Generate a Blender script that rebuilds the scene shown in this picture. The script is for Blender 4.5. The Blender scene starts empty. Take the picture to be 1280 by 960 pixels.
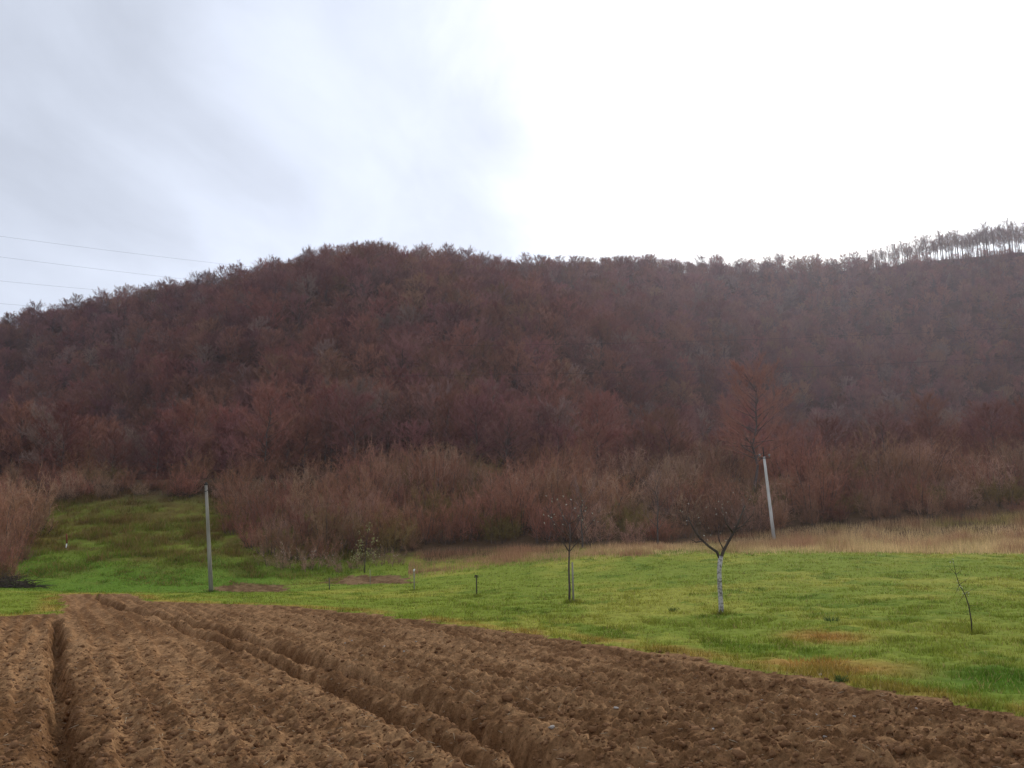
import bpy, math, random
import numpy as np
from mathutils import Vector, Matrix

# ------------------------------------------------------------------ camera, sky, sun, exposure
scene = bpy.context.scene
C = scene.collection
R = math.radians
CAM_Z = 2.0
FPX = 1108.5                      # focal length in pixels of the 1280 wide photograph (60 degrees)
PITCH = math.atan(210 / FPX)
cam_d = bpy.data.cameras.new('camera')
cam_d.sensor_width = 36.0
cam_d.lens = 36.0 * FPX / 1280.0
cam_d.clip_start = 0.1
cam_d.clip_end = 6000
cam = bpy.data.objects.new('camera', cam_d)
C.objects.link(cam)
cam.location = (0, 0, CAM_Z)
cam.rotation_euler = (math.pi / 2 + PITCH, 0, 0)
scene.camera = cam

SUN_AZ, SUN_EL = R(22), R(30)     # azimuth to the right of the view axis (+Y)
sun_dir = Vector((math.sin(SUN_AZ) * math.cos(SUN_EL), math.cos(SUN_AZ) * math.cos(SUN_EL), math.sin(SUN_EL)))

world = bpy.data.worlds.new('World')
scene.world = world
world.use_nodes = True


def build_world():
    nt = world.node_tree
    N, L = nt.nodes, nt.links
    for n in list(N):
        N.remove(n)
    out = N.new('ShaderNodeOutputWorld')
    bg = N.new('ShaderNodeBackground')
    bg.inputs['Strength'].default_value = 0.1
    L.new(bg.outputs[0], out.inputs[0])
    sky = N.new('ShaderNodeTexSky')
    sky.sky_type = 'NISHITA'
    sky.sun_disc = False
    sky.sun_elevation = SUN_EL
    sky.sun_rotation = SUN_AZ
    tc = N.new('ShaderNodeTexCoord')

    def math_(op, a, b=None, c=None, clamp=False):
        n = N.new('ShaderNodeMath')
        n.operation = op
        n.use_clamp = clamp
        for i, v in enumerate((a, b, c)):
            if v is None:
                continue
            if isinstance(v, (int, float)):
                n.inputs[i].default_value = v
            else:
                L.new(v, n.inputs[i])
        return n.outputs[0]

    nrm = N.new('ShaderNodeVectorMath'); nrm.operation = 'NORMALIZE'
    L.new(tc.outputs['Generated'], nrm.inputs[0])
    sep = N.new('ShaderNodeSeparateXYZ')
    L.new(nrm.outputs[0], sep.inputs[0])
    zz = math_('ADD', math_('MAXIMUM', sep.outputs[2], 0.0), 0.22)
    cx = math_('DIVIDE', sep.outputs[0], zz)
    cy = math_('DIVIDE', sep.outputs[1], zz)
    comb = N.new('ShaderNodeCombineXYZ')
    L.new(cx, comb.inputs[0]); L.new(cy, comb.inputs[1])

    def noise(scale, detail, rough, off):
        mp = N.new('ShaderNodeMapping')
        mp.inputs['Location'].default_value = off
        mp.inputs['Rotation'].default_value = (0, 0, R(25))
        mp.inputs['Scale'].default_value = (1.0, 0.55, 1.0)
        L.new(comb.outputs[0], mp.inputs[0])
        n = N.new('ShaderNodeTexNoise')
        n.inputs['Scale'].default_value = scale
        n.inputs['Detail'].default_value = detail
        n.inputs['Roughness'].default_value = rough
        n.inputs['Distortion'].default_value = 0.4
        L.new(mp.outputs[0], n.inputs['Vector'])
        return n.outputs[0]

    n1 = noise(1.1, 6, 0.5, (3.1, 1.7, 0.4))
    n2 = noise(3.0, 6, 0.55, (7.3, 2.2, 1.4))
    dot = N.new('ShaderNodeVectorMath'); dot.operation = 'DOT_PRODUCT'
    L.new(nrm.outputs[0], dot.inputs[0])
    dot.inputs[1].default_value = sun_dir
    # thin cloud round the sun: its rim is torn by the noise
    d = math_('ADD', dot.outputs['Value'], math_('MULTIPLY', math_('SUBTRACT', n1, 0.5), 0.17))
    d = math_('ADD', d, math_('MULTIPLY', math_('SUBTRACT', n2, 0.5), 0.10))
    mr = N.new('ShaderNodeMapRange'); mr.interpolation_type = 'SMOOTHSTEP'
    mr.inputs['From Min'].default_value = 0.895
    mr.inputs['From Max'].default_value = 0.99
    L.new(d, mr.inputs['Value'])
    glow = mr.outputs[0]
    mott = N.new('ShaderNodeMapRange')
    mott.inputs['From Min'].default_value = 0.36
    mott.inputs['From Max'].default_value = 0.64
    mott.inputs['To Min'].default_value = 6.1
    mott.inputs['To Max'].default_value = 8.9
    L.new(math_('ADD', math_('MULTIPLY', n1, 0.55), math_('MULTIPLY', n2, 0.45)), mott.inputs['Value'])
    # lower sky is thinner and brighter
    low = N.new('ShaderNodeMapRange')
    low.inputs['From Min'].default_value = 0.62
    low.inputs['From Max'].default_value = 0.28
    low.inputs['To Min'].default_value = 0.0
    low.inputs['To Max'].default_value = 1.3
    L.new(sep.outputs[2], low.inputs['Value'])
    base = math_('ADD', mott.outputs[0], low.outputs[0])
    wide = N.new('ShaderNodeMapRange'); wide.interpolation_type = 'SMOOTHSTEP'
    wide.inputs['From Min'].default_value = 0.62
    wide.inputs['From Max'].default_value = 0.95
    wide.inputs['To Max'].default_value = 2.3
    L.new(d, wide.inputs['Value'])
    base = math_('ADD', base, wide.outputs[0])
    val = math_('ADD', base, math_('MULTIPLY', glow, 4.8))
    tint = N.new('ShaderNodeMix'); tint.data_type = 'RGBA'
    tint.inputs[6].default_value = (0.875, 0.95, 1.10, 1)
    tint.inputs[7].default_value = (1.0, 0.995, 0.98, 1)
    L.new(glow, tint.inputs[0])
    sc = N.new('ShaderNodeVectorMath'); sc.operation = 'SCALE'
    L.new(tint.outputs[2], sc.inputs[0])
    L.new(val, sc.inputs['Scale'])
    mix = N.new('ShaderNodeMix'); mix.data_type = 'RGBA'
    mix.inputs[0].default_value = 0.93
    L.new(sky.outputs[0], mix.inputs[6])
    L.new(sc.outputs[0], mix.inputs[7])
    L.new(mix.outputs[2], bg.inputs['Color'])


build_world()

sun_d = bpy.data.lights.new('sun', 'SUN')
sun_d.energy = 2.0
sun_d.angle = R(10)
sun_d.color = (1.0, 0.95, 0.87)
sun = bpy.data.objects.new('sun', sun_d)
C.objects.link(sun)
sun.rotation_euler = sun_dir.to_track_quat('Z', 'Y').to_euler()
sun.location = (0, 0, 60)

vs = scene.view_settings
vs.view_transform = 'Standard'
vs.look = 'None'
vs.exposure = 0.0
vs.gamma = 1.0
vs.use_curve_mapping = False
scene.cycles.volume_bounces = 1
scene.cycles.max_bounces = 6
scene.cycles.diffuse_bounces = 2
scene.cycles.use_denoising = True
scene.cycles.denoising_prefilter = 'ACCURATE'
scene.cycles.use_adaptive_sampling = False

# ------------------------------------------------------------------ helpers
rng = np.random.default_rng(7)
random.seed(7)
CP, SP = math.cos(PITCH), math.sin(PITCH)


def at(px, py, Y):
    """the point at depth Y that the photograph shows at pixel (px, py)"""
    a, b = (px - 640) / FPX, (480 - py) / FPX
    k = Y / (CP - b * SP)
    return Vector((a * k, Y, CAM_Z + (SP + b * CP) * k))


_perm = rng.random((8, 256, 256))


def vnoise(x, y, seed=0):
    g = _perm[seed % 8]
    xi, yi = np.floor(x).astype(np.int64), np.floor(y).astype(np.int64)
    fx, fy = x - xi, y - yi
    fx = fx * fx * fx * (fx * (fx * 6 - 15) + 10)
    fy = fy * fy * fy * (fy * (fy * 6 - 15) + 10)
    a, b, c, d = xi & 255, (xi + 1) & 255, yi & 255, (yi + 1) & 255
    return ((g[a, c] * (1 - fx) + g[b, c] * fx) * (1 - fy) + (g[a, d] * (1 - fx) + g[b, d] * fx) * fy) * 2 - 1


def fbm(x, y, seed=0, octaves=4, rough=0.5):
    t, a = 0, 1.0
    for o in range(octaves):
        t = t + a * vnoise(x * 2 ** o + 17.3 * o, y * 2 ** o + 5.1 * o, seed + o)
        a *= rough
    return t


def sstep(a, b, x):
    t = np.clip((x - a) / (b - a), 0, 1)
    return t * t * (3 - 2 * t)


def np_mesh(name, V, F, mat=None, attr=None, smooth=True):
    """V (n,3), F (m,3 or 4) -> mesh"""
    me = bpy.data.meshes.new(name)
    V = np.ascontiguousarray(V, dtype=np.float32)
    F = np.ascontiguousarray(F, dtype=np.int32)
    k = F.shape[1]
    me.vertices.add(len(V)); me.vertices.foreach_set('co', V.ravel())
    me.loops.add(F.size); me.loops.foreach_set('vertex_index', F.ravel())
    me.polygons.add(len(F))
    me.polygons.foreach_set('loop_start', np.arange(0, F.size, k, dtype=np.int32))
    me.polygons.foreach_set('loop_total', np.full(len(F), k, dtype=np.int32))
    me.update(calc_edges=True)
    if smooth:
        me.polygons.foreach_set('use_smooth', np.ones(len(F), dtype=bool))
    if attr is not None:
        ca = me.color_attributes.new('tone', 'FLOAT_COLOR', 'POINT')
        rgba = np.ones((len(V), 4), dtype=np.float32)
        rgba[:, :3] = attr
        ca.data.foreach_set('color', rgba.ravel())
    if mat:
        me.materials.append(mat)
    return me


def link(name, me, parent=None):
    o = bpy.data.objects.new(name, me)
    C.objects.link(o)
    if parent:
        o.parent = parent
    return o


def tag(o, label=None, cat=None, group=None, kind=None):
    for k, v in (('label', label), ('category', cat), ('group', group), ('kind', kind)):
        if v:
            o[k] = v
    return o


def thing(name, label, cat, loc=(0, 0, 0), rz=0.0, group=None):
    o = bpy.data.objects.new(name, None)
    o.empty_display_size = 0.3
    C.objects.link(o)
    o.location = loc
    o.rotation_euler = (0, 0, rz)
    return tag(o, label, cat, group)


def copy_tree(src, loc, rz, scale, label=None):
    c = src.copy(); C.objects.link(c)
    c.location = loc; c.rotation_euler = (0, 0, rz); c.scale = scale
    if label:
        c['label'] = label
    for ch in src.children:
        d = ch.copy(); C.objects.link(d); d.parent = c
    return c


class MB:
    """collects tubes, thin twigs and leaves into one mesh"""

    def __init__(self):
        self.v, self.f = [], []

    def tube(self, pts, radii, sides=5, cap=True):
        pts = [Vector(p) for p in pts]
        n0 = len(self.v)
        ref = None
        for i, p in enumerate(pts):
            d = (pts[min(i + 1, len(pts) - 1)] - pts[max(i - 1, 0)]).normalized()
            if ref is None:
                ref = d.orthogonal().normalized()
            ref = (ref - d * ref.dot(d)).normalized()
            b = d.cross(ref)
            for k in range(sides):
                a = 2 * math.pi * k / sides
                self.v.append(p + (ref * math.cos(a) + b * math.sin(a)) * radii[i])
        for i in range(len(pts) - 1):
            for k in range(sides):
                a, b = n0 + i * sides + k, n0 + i * sides + (k + 1) % sides
                self.f.append((a, b, b + sides, a + sides))
        if cap:
            self.f.append(tuple(n0 + k for k in reversed(range(sides))))
            self.f.append(tuple(n0 + (len(pts) - 1) * sides + k for k in range(sides)))

    def twig(self, p, d, w):
        """a thin tapering three sided spike"""
        d = Vector(d)
        o = d.orthogonal().normalized()
        o = Matrix.Rotation(random.random() * 6.28, 3, d.normalized()) @ o
        n0 = len(self.v)
        self.v += [p + o * w * .5, p - o * w * .5, p + d]
        self.f.append((n0, n0 + 1, n0 + 2))

    def leaf(self, p, size):
        a = Vector((random.gauss(0, 1), random.gauss(0, 1), random.gauss(0, 1))).normalized()
        b = a.orthogonal().normalized()
        n0 = len(self.v)
        self.v += [p - a * size, p + b * size * .5, p + a * size, p - b * size * .5]
        self.f.append((n0, n0 + 1, n0 + 2, n0 + 3))

    def box(self, c, s, rot=None):
        n0 = len(self.v)
        c = Vector(c)
        for x in (-.5, .5):
            for y in (-.5, .5):
                for z in (-.5, .5):
                    q = Vector((x * s[0], y * s[1], z * s[2]))
                    self.v.append(c + (rot @ q if rot else q))
        for q in ((0, 1, 3, 2), (4, 6, 7, 5), (0, 4, 5, 1), (2, 3, 7, 6), (0, 2, 6, 4), (1, 5, 7, 3)):
            self.f.append(tuple(n0 + i for i in q))

    def mesh(self, name, mat, smooth=True):
        me = bpy.data.meshes.new(name)
        me.from_pydata([tuple(v) for v in self.v], [], self.f)
        if smooth:
            me.polygons.foreach_set('use_smooth', np.ones(len(me.polygons), dtype=bool))
        me.materials.append(mat)
        return me

    def build(self, name, mat, parent=None, smooth=True):
        return link(name, self.mesh(name, mat, smooth), parent)


# ------------------------------------------------------------------ materials
def mat_new(name):
    m = bpy.data.materials.new(name)
    m.use_nodes = True
    nt = m.node_tree
    b = nt.nodes['Principled BSDF']
    b.inputs['Roughness'].default_value = 0.95
    b.inputs['Specular IOR Level'].default_value = 0.02
    return m, nt, b


def m_noise(name, c1, c2, scale=3.0, detail=6, rand=0.0, bump=0.0, bscale=None, stretch=(1, 1, 1), rough=0.95, lo=.35, hi=.65):
    """two colours mixed by noise in object space, with a change of tone from one object to the next"""
    m, nt, b = mat_new(name)
    N, L = nt.nodes, nt.links
    b.inputs['Roughness'].default_value = rough
    tc = N.new('ShaderNodeTexCoord')
    mp = N.new('ShaderNodeMapping')
    mp.inputs['Scale'].default_value = stretch
    L.new(tc.outputs['Object'], mp.inputs[0])
    n = N.new('ShaderNodeTexNoise')
    n.inputs['Scale'].default_value = scale
    n.inputs['Detail'].default_value = detail
    n.inputs['Roughness'].default_value = 0.6
    L.new(mp.outputs[0], n.inputs['Vector'])
    rp = N.new('ShaderNodeMapRange')
    rp.inputs['From Min'].default_value = lo
    rp.inputs['From Max'].default_value = hi
    L.new(n.outputs[0], rp.inputs['Value'])
    mx = N.new('ShaderNodeMix'); mx.data_type = 'RGBA'
    mx.inputs[6].default_value = (*c1, 1); mx.inputs[7].default_value = (*c2, 1)
    L.new(rp.outputs[0], mx.inputs[0])
    col = mx.outputs[2]
    if rand:
        oi = N.new('ShaderNodeObjectInfo')
        hs = N.new('ShaderNodeHueSaturation')
        r1 = N.new('ShaderNodeMapRange')
        r1.inputs['To Min'].default_value = 1 - rand; r1.inputs['To Max'].default_value = 1 + rand
        L.new(oi.outputs['Random'], r1.inputs['Value'])
        L.new(r1.outputs[0], hs.inputs['Value'])
        fr = N.new('ShaderNodeMath'); fr.operation = 'MULTIPLY'; fr.inputs[1].default_value = 7.13
        L.new(oi.outputs['Random'], fr.inputs[0])
        f2 = N.new('ShaderNodeMath'); f2.operation = 'FRACT'
        L.new(fr.outputs[0], f2.inputs[0])
        r2 = N.new('ShaderNodeMapRange')
        r2.inputs['To Min'].default_value = 0.488; r2.inputs['To Max'].default_value = 0.512
        L.new(f2.outputs[0], r2.inputs['Value'])
        L.new(r2.outputs[0], hs.inputs['Hue'])
        L.new(col, hs.inputs['Color'])
        col = hs.outputs[0]
    L.new(col, b.inputs['Base Color'])
    if bump:
        n2 = N.new('ShaderNodeTexNoise')
        n2.inputs['Scale'].default_value = bscale or scale * 4
        n2.inputs['Detail'].default_value = 6
        L.new(mp.outputs[0], n2.inputs['Vector'])
        bp = N.new('ShaderNodeBump')
        bp.inputs['Strength'].default_value = 0.8
        bp.inputs['Distance'].default_value = bump
        L.new(n2.outputs[0], bp.inputs['Height'])
        L.new(bp.outputs[0], b.inputs['Normal'])
    return m


def m_tone(name, var=0.25, scale=6.0, bump=0.0, translucent=0.0):
    """colour from the mesh's own tone attribute with fine mottling"""
    m, nt, b = mat_new(name)
    N, L = nt.nodes, nt.links
    at_ = N.new('ShaderNodeAttribute'); at_.attribute_name = 'tone'
    tc = N.new('ShaderNodeTexCoord')
    n = N.new('ShaderNodeTexNoise')
    n.inputs['Scale'].default_value = scale; n.inputs['Detail'].default_value = 8
    n.inputs['Roughness'].default_value = 0.65
    L.new(tc.outputs['Object'], n.inputs['Vector'])
    r = N.new('ShaderNodeMapRange')
    r.inputs['From Min'].default_value = .3; r.inputs['From Max'].default_value = .7
    r.inputs['To Min'].default_value = 1 - var; r.inputs['To Max'].default_value = 1 + var
    L.new(n.outputs[0], r.inputs['Value'])
    s = N.new('ShaderNodeVectorMath'); s.operation = 'SCALE'
    L.new(at_.outputs['Color'], s.inputs[0]); L.new(r.outputs[0], s.inputs['Scale'])
    L.new(s.outputs[0], b.inputs['Base Color'])
    if bump:
        bp = N.new('ShaderNodeBump'); bp.inputs['Distance'].default_value = bump
        L.new(n.outputs[0], bp.inputs['Height']); L.new(bp.outputs[0], b.inputs['Normal'])
    if translucent:
        tr = N.new('ShaderNodeBsdfTranslucent')
        L.new(s.outputs[0], tr.inputs['Color'])
        ms = N.new('ShaderNodeMixShader'); ms.inputs[0].default_value = translucent
        L.new(b.outputs[0], ms.inputs[1]); L.new(tr.outputs[0], ms.inputs[2])
        L.new(ms.outputs[0], nt.nodes['Material Output'].inputs['Surface'])
    return m


M_soil = m_tone('ploughed_soil', 0.42, 17.0, 0.05)
M_meadow = m_tone('meadow_turf', 0.3, 5.0, 0.03)
M_blade = m_tone('grass_blades', 0.12, 3.0, 0, 0.5)
M_hill = m_noise('leaf_litter', (0.055, 0.028, 0.020), (0.095, 0.050, 0.034), 0.25, 8, bump=0.2, bscale=1.0)
M_clod = m_noise('soil_clods', (0.140, 0.068, 0.031), (0.260, 0.142, 0.072), 5.0, 6, bump=0.02, bscale=30)
M_stone = m_noise('pale_stone', (0.30, 0.26, 0.22), (0.46, 0.41, 0.36), 9.0, 5, bump=0.01, bscale=40)
M_straw = m_noise('straw', (0.36, 0.27, 0.17), (0.48, 0.40, 0.28), 6.0)
M_bark = m_noise('grey_bark', (0.075, 0.058, 0.050), (0.150, 0.120, 0.105), 2.5, 6, 0.2, 0.02, 8, (1, 1, .3))
M_bark_dark = m_noise('dark_bark', (0.045, 0.034, 0.028), (0.095, 0.075, 0.062), 5, 6, 0.15, 0.01, 14, (1, 1, .3))
M_lime = m_noise('limewashed_bark', (0.12, 0.10, 0.085), (0.48, 0.45, 0.41), 11.0, 6, 0, 0.01, 20, (1, 1, 1.3), lo=.38, hi=.56)
M_pole_wood = m_noise('weathered_pole', (0.20, 0.18, 0.15), (0.34, 0.31, 0.26), 3, 6, 0, 0.005, 20, (1, 1, .15))
M_pole_grey = m_noise('pale_concrete', (0.46, 0.44, 0.40), (0.64, 0.61, 0.57), 3, 6, 0, 0.004, 20, (1, 1, .3))
M_metal = m_noise('dark_iron', (0.03, 0.028, 0.027), (0.06, 0.055, 0.05), 8, 4, rough=0.6)
M_ceramic = m_noise('glazed_insulator', (0.22, 0.21, 0.20), (0.34, 0.33, 0.31), 8, 3, rough=0.3)
M_wire = m_noise('cable', (0.05, 0.05, 0.055), (0.08, 0.08, 0.085), 2, 2, rough=0.6)
M_white = m_noise('white_paint', (0.62, 0.60, 0.57), (0.80, 0.78, 0.75), 9, 4)
M_rust = m_noise('rusty_red', (0.16, 0.05, 0.03), (0.24, 0.08, 0.05), 9, 4)
M_paleleaf = m_noise('pale_leaves', (0.34, 0.34, 0.24), (0.58, 0.56, 0.46), 3, 3)
M_yellowleaf = m_noise('yellow_green_leaves', (0.22, 0.21, 0.07), (0.42, 0.38, 0.18), 3, 3)
M_weed = m_noise('weed_leaves', (0.06, 0.10, 0.030), (0.11, 0.16, 0.045), 5, 3)
FOREST = {
    'rusty': m_noise('rusty_twigs', (0.222, 0.098, 0.072), (0.345, 0.162, 0.120), 0.35, 5, 0.30),
    'purple': m_noise('purplish_twigs', (0.200, 0.095, 0.082), (0.315, 0.158, 0.136), 0.35, 5, 0.30),
    'tawny': m_noise('tawny_twigs', (0.230, 0.120, 0.078), (0.350, 0.190, 0.126), 0.35, 5, 0.30),
    'grey': m_noise('grey_twigs', (0.230, 0.150, 0.122), (0.350, 0.236, 0.194), 0.35, 5, 0.25),
}
SHRUB = {
    'russet': m_noise('russet_shrub_twigs', (0.270, 0.124, 0.078), (0.395, 0.196, 0.126), 0.6, 5, 0.25),
    'tawny': m_noise('tawny_shrub_twigs', (0.270, 0.152, 0.090), (0.395, 0.232, 0.145), 0.6, 5, 0.25),
    'olive': m_noise('olive_shrub_twigs', (0.170, 0.120, 0.040), (0.270, 0.195, 0.080), 0.6, 5, 0.25),
    'pinkish': m_noise('pinkish_shrub_twigs', (0.335, 0.200, 0.130), (0.480, 0.300, 0.205), 0.6, 5, 0.22),
}

# ------------------------------------------------------------------ terrain
ctrl = []
for x in (-14, -7, 0, 7, 14):
    for y in (-8, 2, 10):
        ctrl.append((x, y, 0.0))
for px, py, Y in [
    (72, 770, 29), (640, 792, 23), (960, 838, 15.9), (330, 755, 36), (120, 742, 45), (180, 762, 31.5),
    (265, 740, 58), (1215, 792, 20), (902, 767, 27), (714, 753, 33), (596, 746, 40), (0, 770, 30),
    (518, 739, 48), (480, 722, 64), (400, 714, 69), (560, 700, 72), (700, 692, 70), (320, 736, 60),
    (20, 737, 55), (150, 738, 60), (150, 715, 66), (150, 690, 73), (150, 655, 83), (150, 622, 95), (20, 700, 70), (20, 640, 92),
    (280, 700, 70), (280, 640, 90),
    (860, 688, 66), (1000, 694, 58), (1280, 693, 58), (1140, 693, 58), (968, 674, 78), (1120, 674, 78), (1280, 664, 78), (1400, 660, 78), (1400, 693, 58), (850, 682, 78),
    (-120, 740, 55), (-120, 690, 75), (-120, 630, 95), (400, 640, 90), (600, 640, 90), (800, 640, 92), (1000, 630, 92), (1280, 620, 92), (1400, 615, 92),
    (400, 600, 106), (600, 600, 106), (800, 600, 106), (1000, 595, 106), (1280, 585, 106), (150, 605, 106), (-120, 605, 106), (1420, 580, 106),
]:
    p = at(px, py, Y)
    ctrl.append((p.x, p.y, p.z))
ctrl = np.array(ctrl)


def _phi(r2):
    return np.where(r2 > 0, 0.5 * r2 * np.log(np.maximum(r2, 1e-12)), 0)


_n = len(ctrl)
_d2 = ((ctrl[:, None, :2] - ctrl[None, :, :2]) ** 2).sum(-1)
_A = np.zeros((_n + 3, _n + 3))
_A[:_n, :_n] = _phi(_d2) + np.eye(_n) * 3.0
_A[:_n, _n:] = np.c_[np.ones(_n), ctrl[:, :2]]
_A[_n:, :_n] = _A[:_n, _n:].T
_w = np.linalg.solve(_A, np.r_[ctrl[:, 2], 0, 0, 0])


def z_near(x, y):
    sh = np.shape(x)
    x, y = np.ravel(x), np.ravel(y)
    out = _w[_n] + _w[_n + 1] * x + _w[_n + 2] * y
    for i in range(_n):
        out = out + _w[i] * _phi((x - ctrl[i, 0]) ** 2 + (y - ctrl[i, 1]) ** 2)
    return out.reshape(sh)


# skyline: pixel column, row of the ground under the skyline trees, distance of the crest
crest = np.array([(-420, 462, 390), (-150, 434, 390), (0, 415, 385), (70, 399, 380), (140, 386, 375), (200, 374, 368), (260, 365, 360),
                  (340, 351, 345), (400, 341, 335), (460, 336, 330), (560, 339, 332), (640, 346, 345), (700, 345, 390), (850, 341, 430),
                  (1000, 340, 440), (1080, 337, 440), (1130, 329, 440), (1200, 322, 440), (1280, 314, 440), (1420, 300, 440), (1700, 280, 440)], float)
_cu, _cz, _cY = [], [], []
for px, py, Y in crest:
    p = at(px, py, Y)
    _cu.append(p.x / Y); _cz.append(p.z); _cY.append(Y)
_cu, _cz, _cY = map(np.array, (_cu, _cz, _cY))


# a rounded spur comes forward in the middle; on both sides of it the slope starts farther back
slope_foot = np.array([(-420, 225), (-100, 222), (60, 205), (200, 160), (340, 114), (480, 108), (680, 110), (800, 140), (940, 195), (1100, 230), (1280, 240), (1700, 240)], float)
_fu = np.array([at(px, 480, 100).x / 100 for px in slope_foot[:, 0]])


def soft(u, xs, ys):
    """interpolation smoothed over a few degrees"""
    return sum(np.interp(u + d, xs, ys) for d in (-.06, -.03, 0, .03, .06)) / 5


def z_hill(x, y):
    u = x / np.maximum(y, 1)
    zc, yc, yf = np.interp(u, _cu, _cz), np.interp(u, _cu, _cY), soft(u, _fu, slope_foot[:, 1])
    side = np.clip((yf - 108) / 80, 0, 1)
    t = (y - yf) / (yc - yf)
    prof = np.where(t <= 1, np.clip(t, 0, 1) ** (1.05 + .2 * side), 1 - 0.5 * np.clip(t - 1, 0, 3) ** 1.5)
    z0 = 10.5 + 5.0 * np.clip((y - 108) / 80, 0, 1)
    z = z0 + (zc - z0) * prof
    und = 6.0 * fbm(x / 60, y / 60, 2, 3) * np.clip((y - 112) / 40, 0, 1) * np.clip((1 - t) * 4, 0, 1)
    return np.maximum(z + und, -20)


def ground_z(x, y):
    x, y = np.asarray(x, float), np.asarray(y, float)
    w = sstep(96, 116, y)
    return z_near(np.clip(x, -160, 160), np.clip(y, -30, 125)) * (1 - w) + z_hill(x, y) * w


def gz(x, y):
    return float(ground_z(np.array([x]), np.array([y]))[0])


# field outline (world metres)
def gp(px, py):
    """where the line of sight meets the near ground"""
    lo, hi = 3.0, 140.0
    for Y in np.geomspace(4, 120, 400):
        p = at(px, py, Y)
        if p.z < gz(p.x, Y):
            hi = Y
            break
        lo = Y
    for _ in range(18):
        m = (lo + hi) / 2
        p = at(px, py, m)
        if p.z < gz(p.x, m):
            hi = m
        else:
            lo = m
    return at(px, py, hi)


edge_right = [gp(*q) for q in [(1330, 905), (1280, 893), (1200, 880), (1100, 864), (1000, 845), (900, 829), (800, 812), (700, 799), (600, 785), (500, 771), (400, 761), (330, 756), (190, 752)]]
edge_far = [gp(*q) for q in [(160, 742), (76, 743), (74, 767), (-40, 771), (-140, 772)]]
poly = [(16, -8), (13, 4)] + [(p.x, p.y) for p in edge_right + edge_far] + [(-40, 20), (-40, -8)]


def inside(x, y, pl):
    r = np.zeros(np.shape(x), bool)
    n = len(pl)
    for i in range(n):
        x1, y1 = pl[i]; x2, y2 = pl[(i + 1) % n]
        if y1 == y2:
            continue
        c = ((y1 > y) != (y2 > y)) & (x < (x2 - x1) * (y - y1) / (y2 - y1) + x1)
        r ^= c
    return r


def poly_dist(x, y, pl):
    d = np.full(np.shape(x), 1e9)
    n = len(pl)
    for i in range(n):
        x1, y1 = pl[i]; x2, y2 = pl[(i + 1) % n]
        ex, ey = x2 - x1, y2 - y1
        t = np.clip(((x - x1) * ex + (y - y1) * ey) / (ex * ex + ey * ey + 1e-9), 0, 1)
        d = np.minimum(d, np.hypot(x - x1 - t * ex, y - y1 - t * ey))
    return np.where(inside(x, y, pl), d, -d)


def line_dist(x, y, pts):
    """signed distance to a polyline (positive on its right)"""
    best = np.full(np.shape(x), 1e9); sg = np.zeros(np.shape(x))
    for (x1, y1), (x2, y2) in zip(pts[:-1], pts[1:]):
        ex, ey = x2 - x1, y2 - y1
        t = np.clip(((x - x1) * ex + (y - y1) * ey) / (ex * ex + ey * ey), 0, 1)
        dx, dy = x - x1 - t * ex, y - y1 - t * ey
        d = np.hypot(dx, dy)
        s = np.sign(dx * ey - dy * ex)
        m = d < best
        best = np.where(m, d, best); sg = np.where(m, s, sg)
    return best * sg


def pl(*q):
    r = [gp(*p) for p in q]
    return [(p.x, p.y) for p in r]


fur_a = pl((800, 1010), (640, 922), (575, 886), (500, 856), (375, 815), (280, 784), (180, 762), (140, 754), (118, 742))
fur_b = pl((760, 1040), (640, 956), (575, 925), (475, 874), (400, 842), (320, 812), (250, 789), (205, 772))
fur_l = pl((90, 1040), (84, 960), (80, 880), (74, 810), (71, 772))
dirt_a = pl((255, 738), (360, 740), (362, 731), (290, 727))
dirt_b = pl((400, 729), (520, 729), (500, 718), (420, 720))


def soil_patch(x, y):
    n = vnoise(x * 1.3, y * 1.3, 5) * 0.35 + vnoise(x * 4, y * 4, 6) * 0.15
    return np.maximum(poly_dist(x, y, dirt_a), poly_dist(x, y, dirt_b)) + n * 1.5


def field_mask(x, y):
    n = fbm(x * 0.9, y * 0.9, 3, 4) * 0.22 + fbm(x * 3.1, y * 3.1, 5, 3) * .16
    return poly_dist(x, y, poly) + n


DX, DY = -0.5, 1.0
_l = math.hypot(DX, DY)


def lod(wave, y):
    sp = 0.0021 * (y + 6)
    return np.clip((wave / sp - .9) / 1.4, 0, 1)


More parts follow.
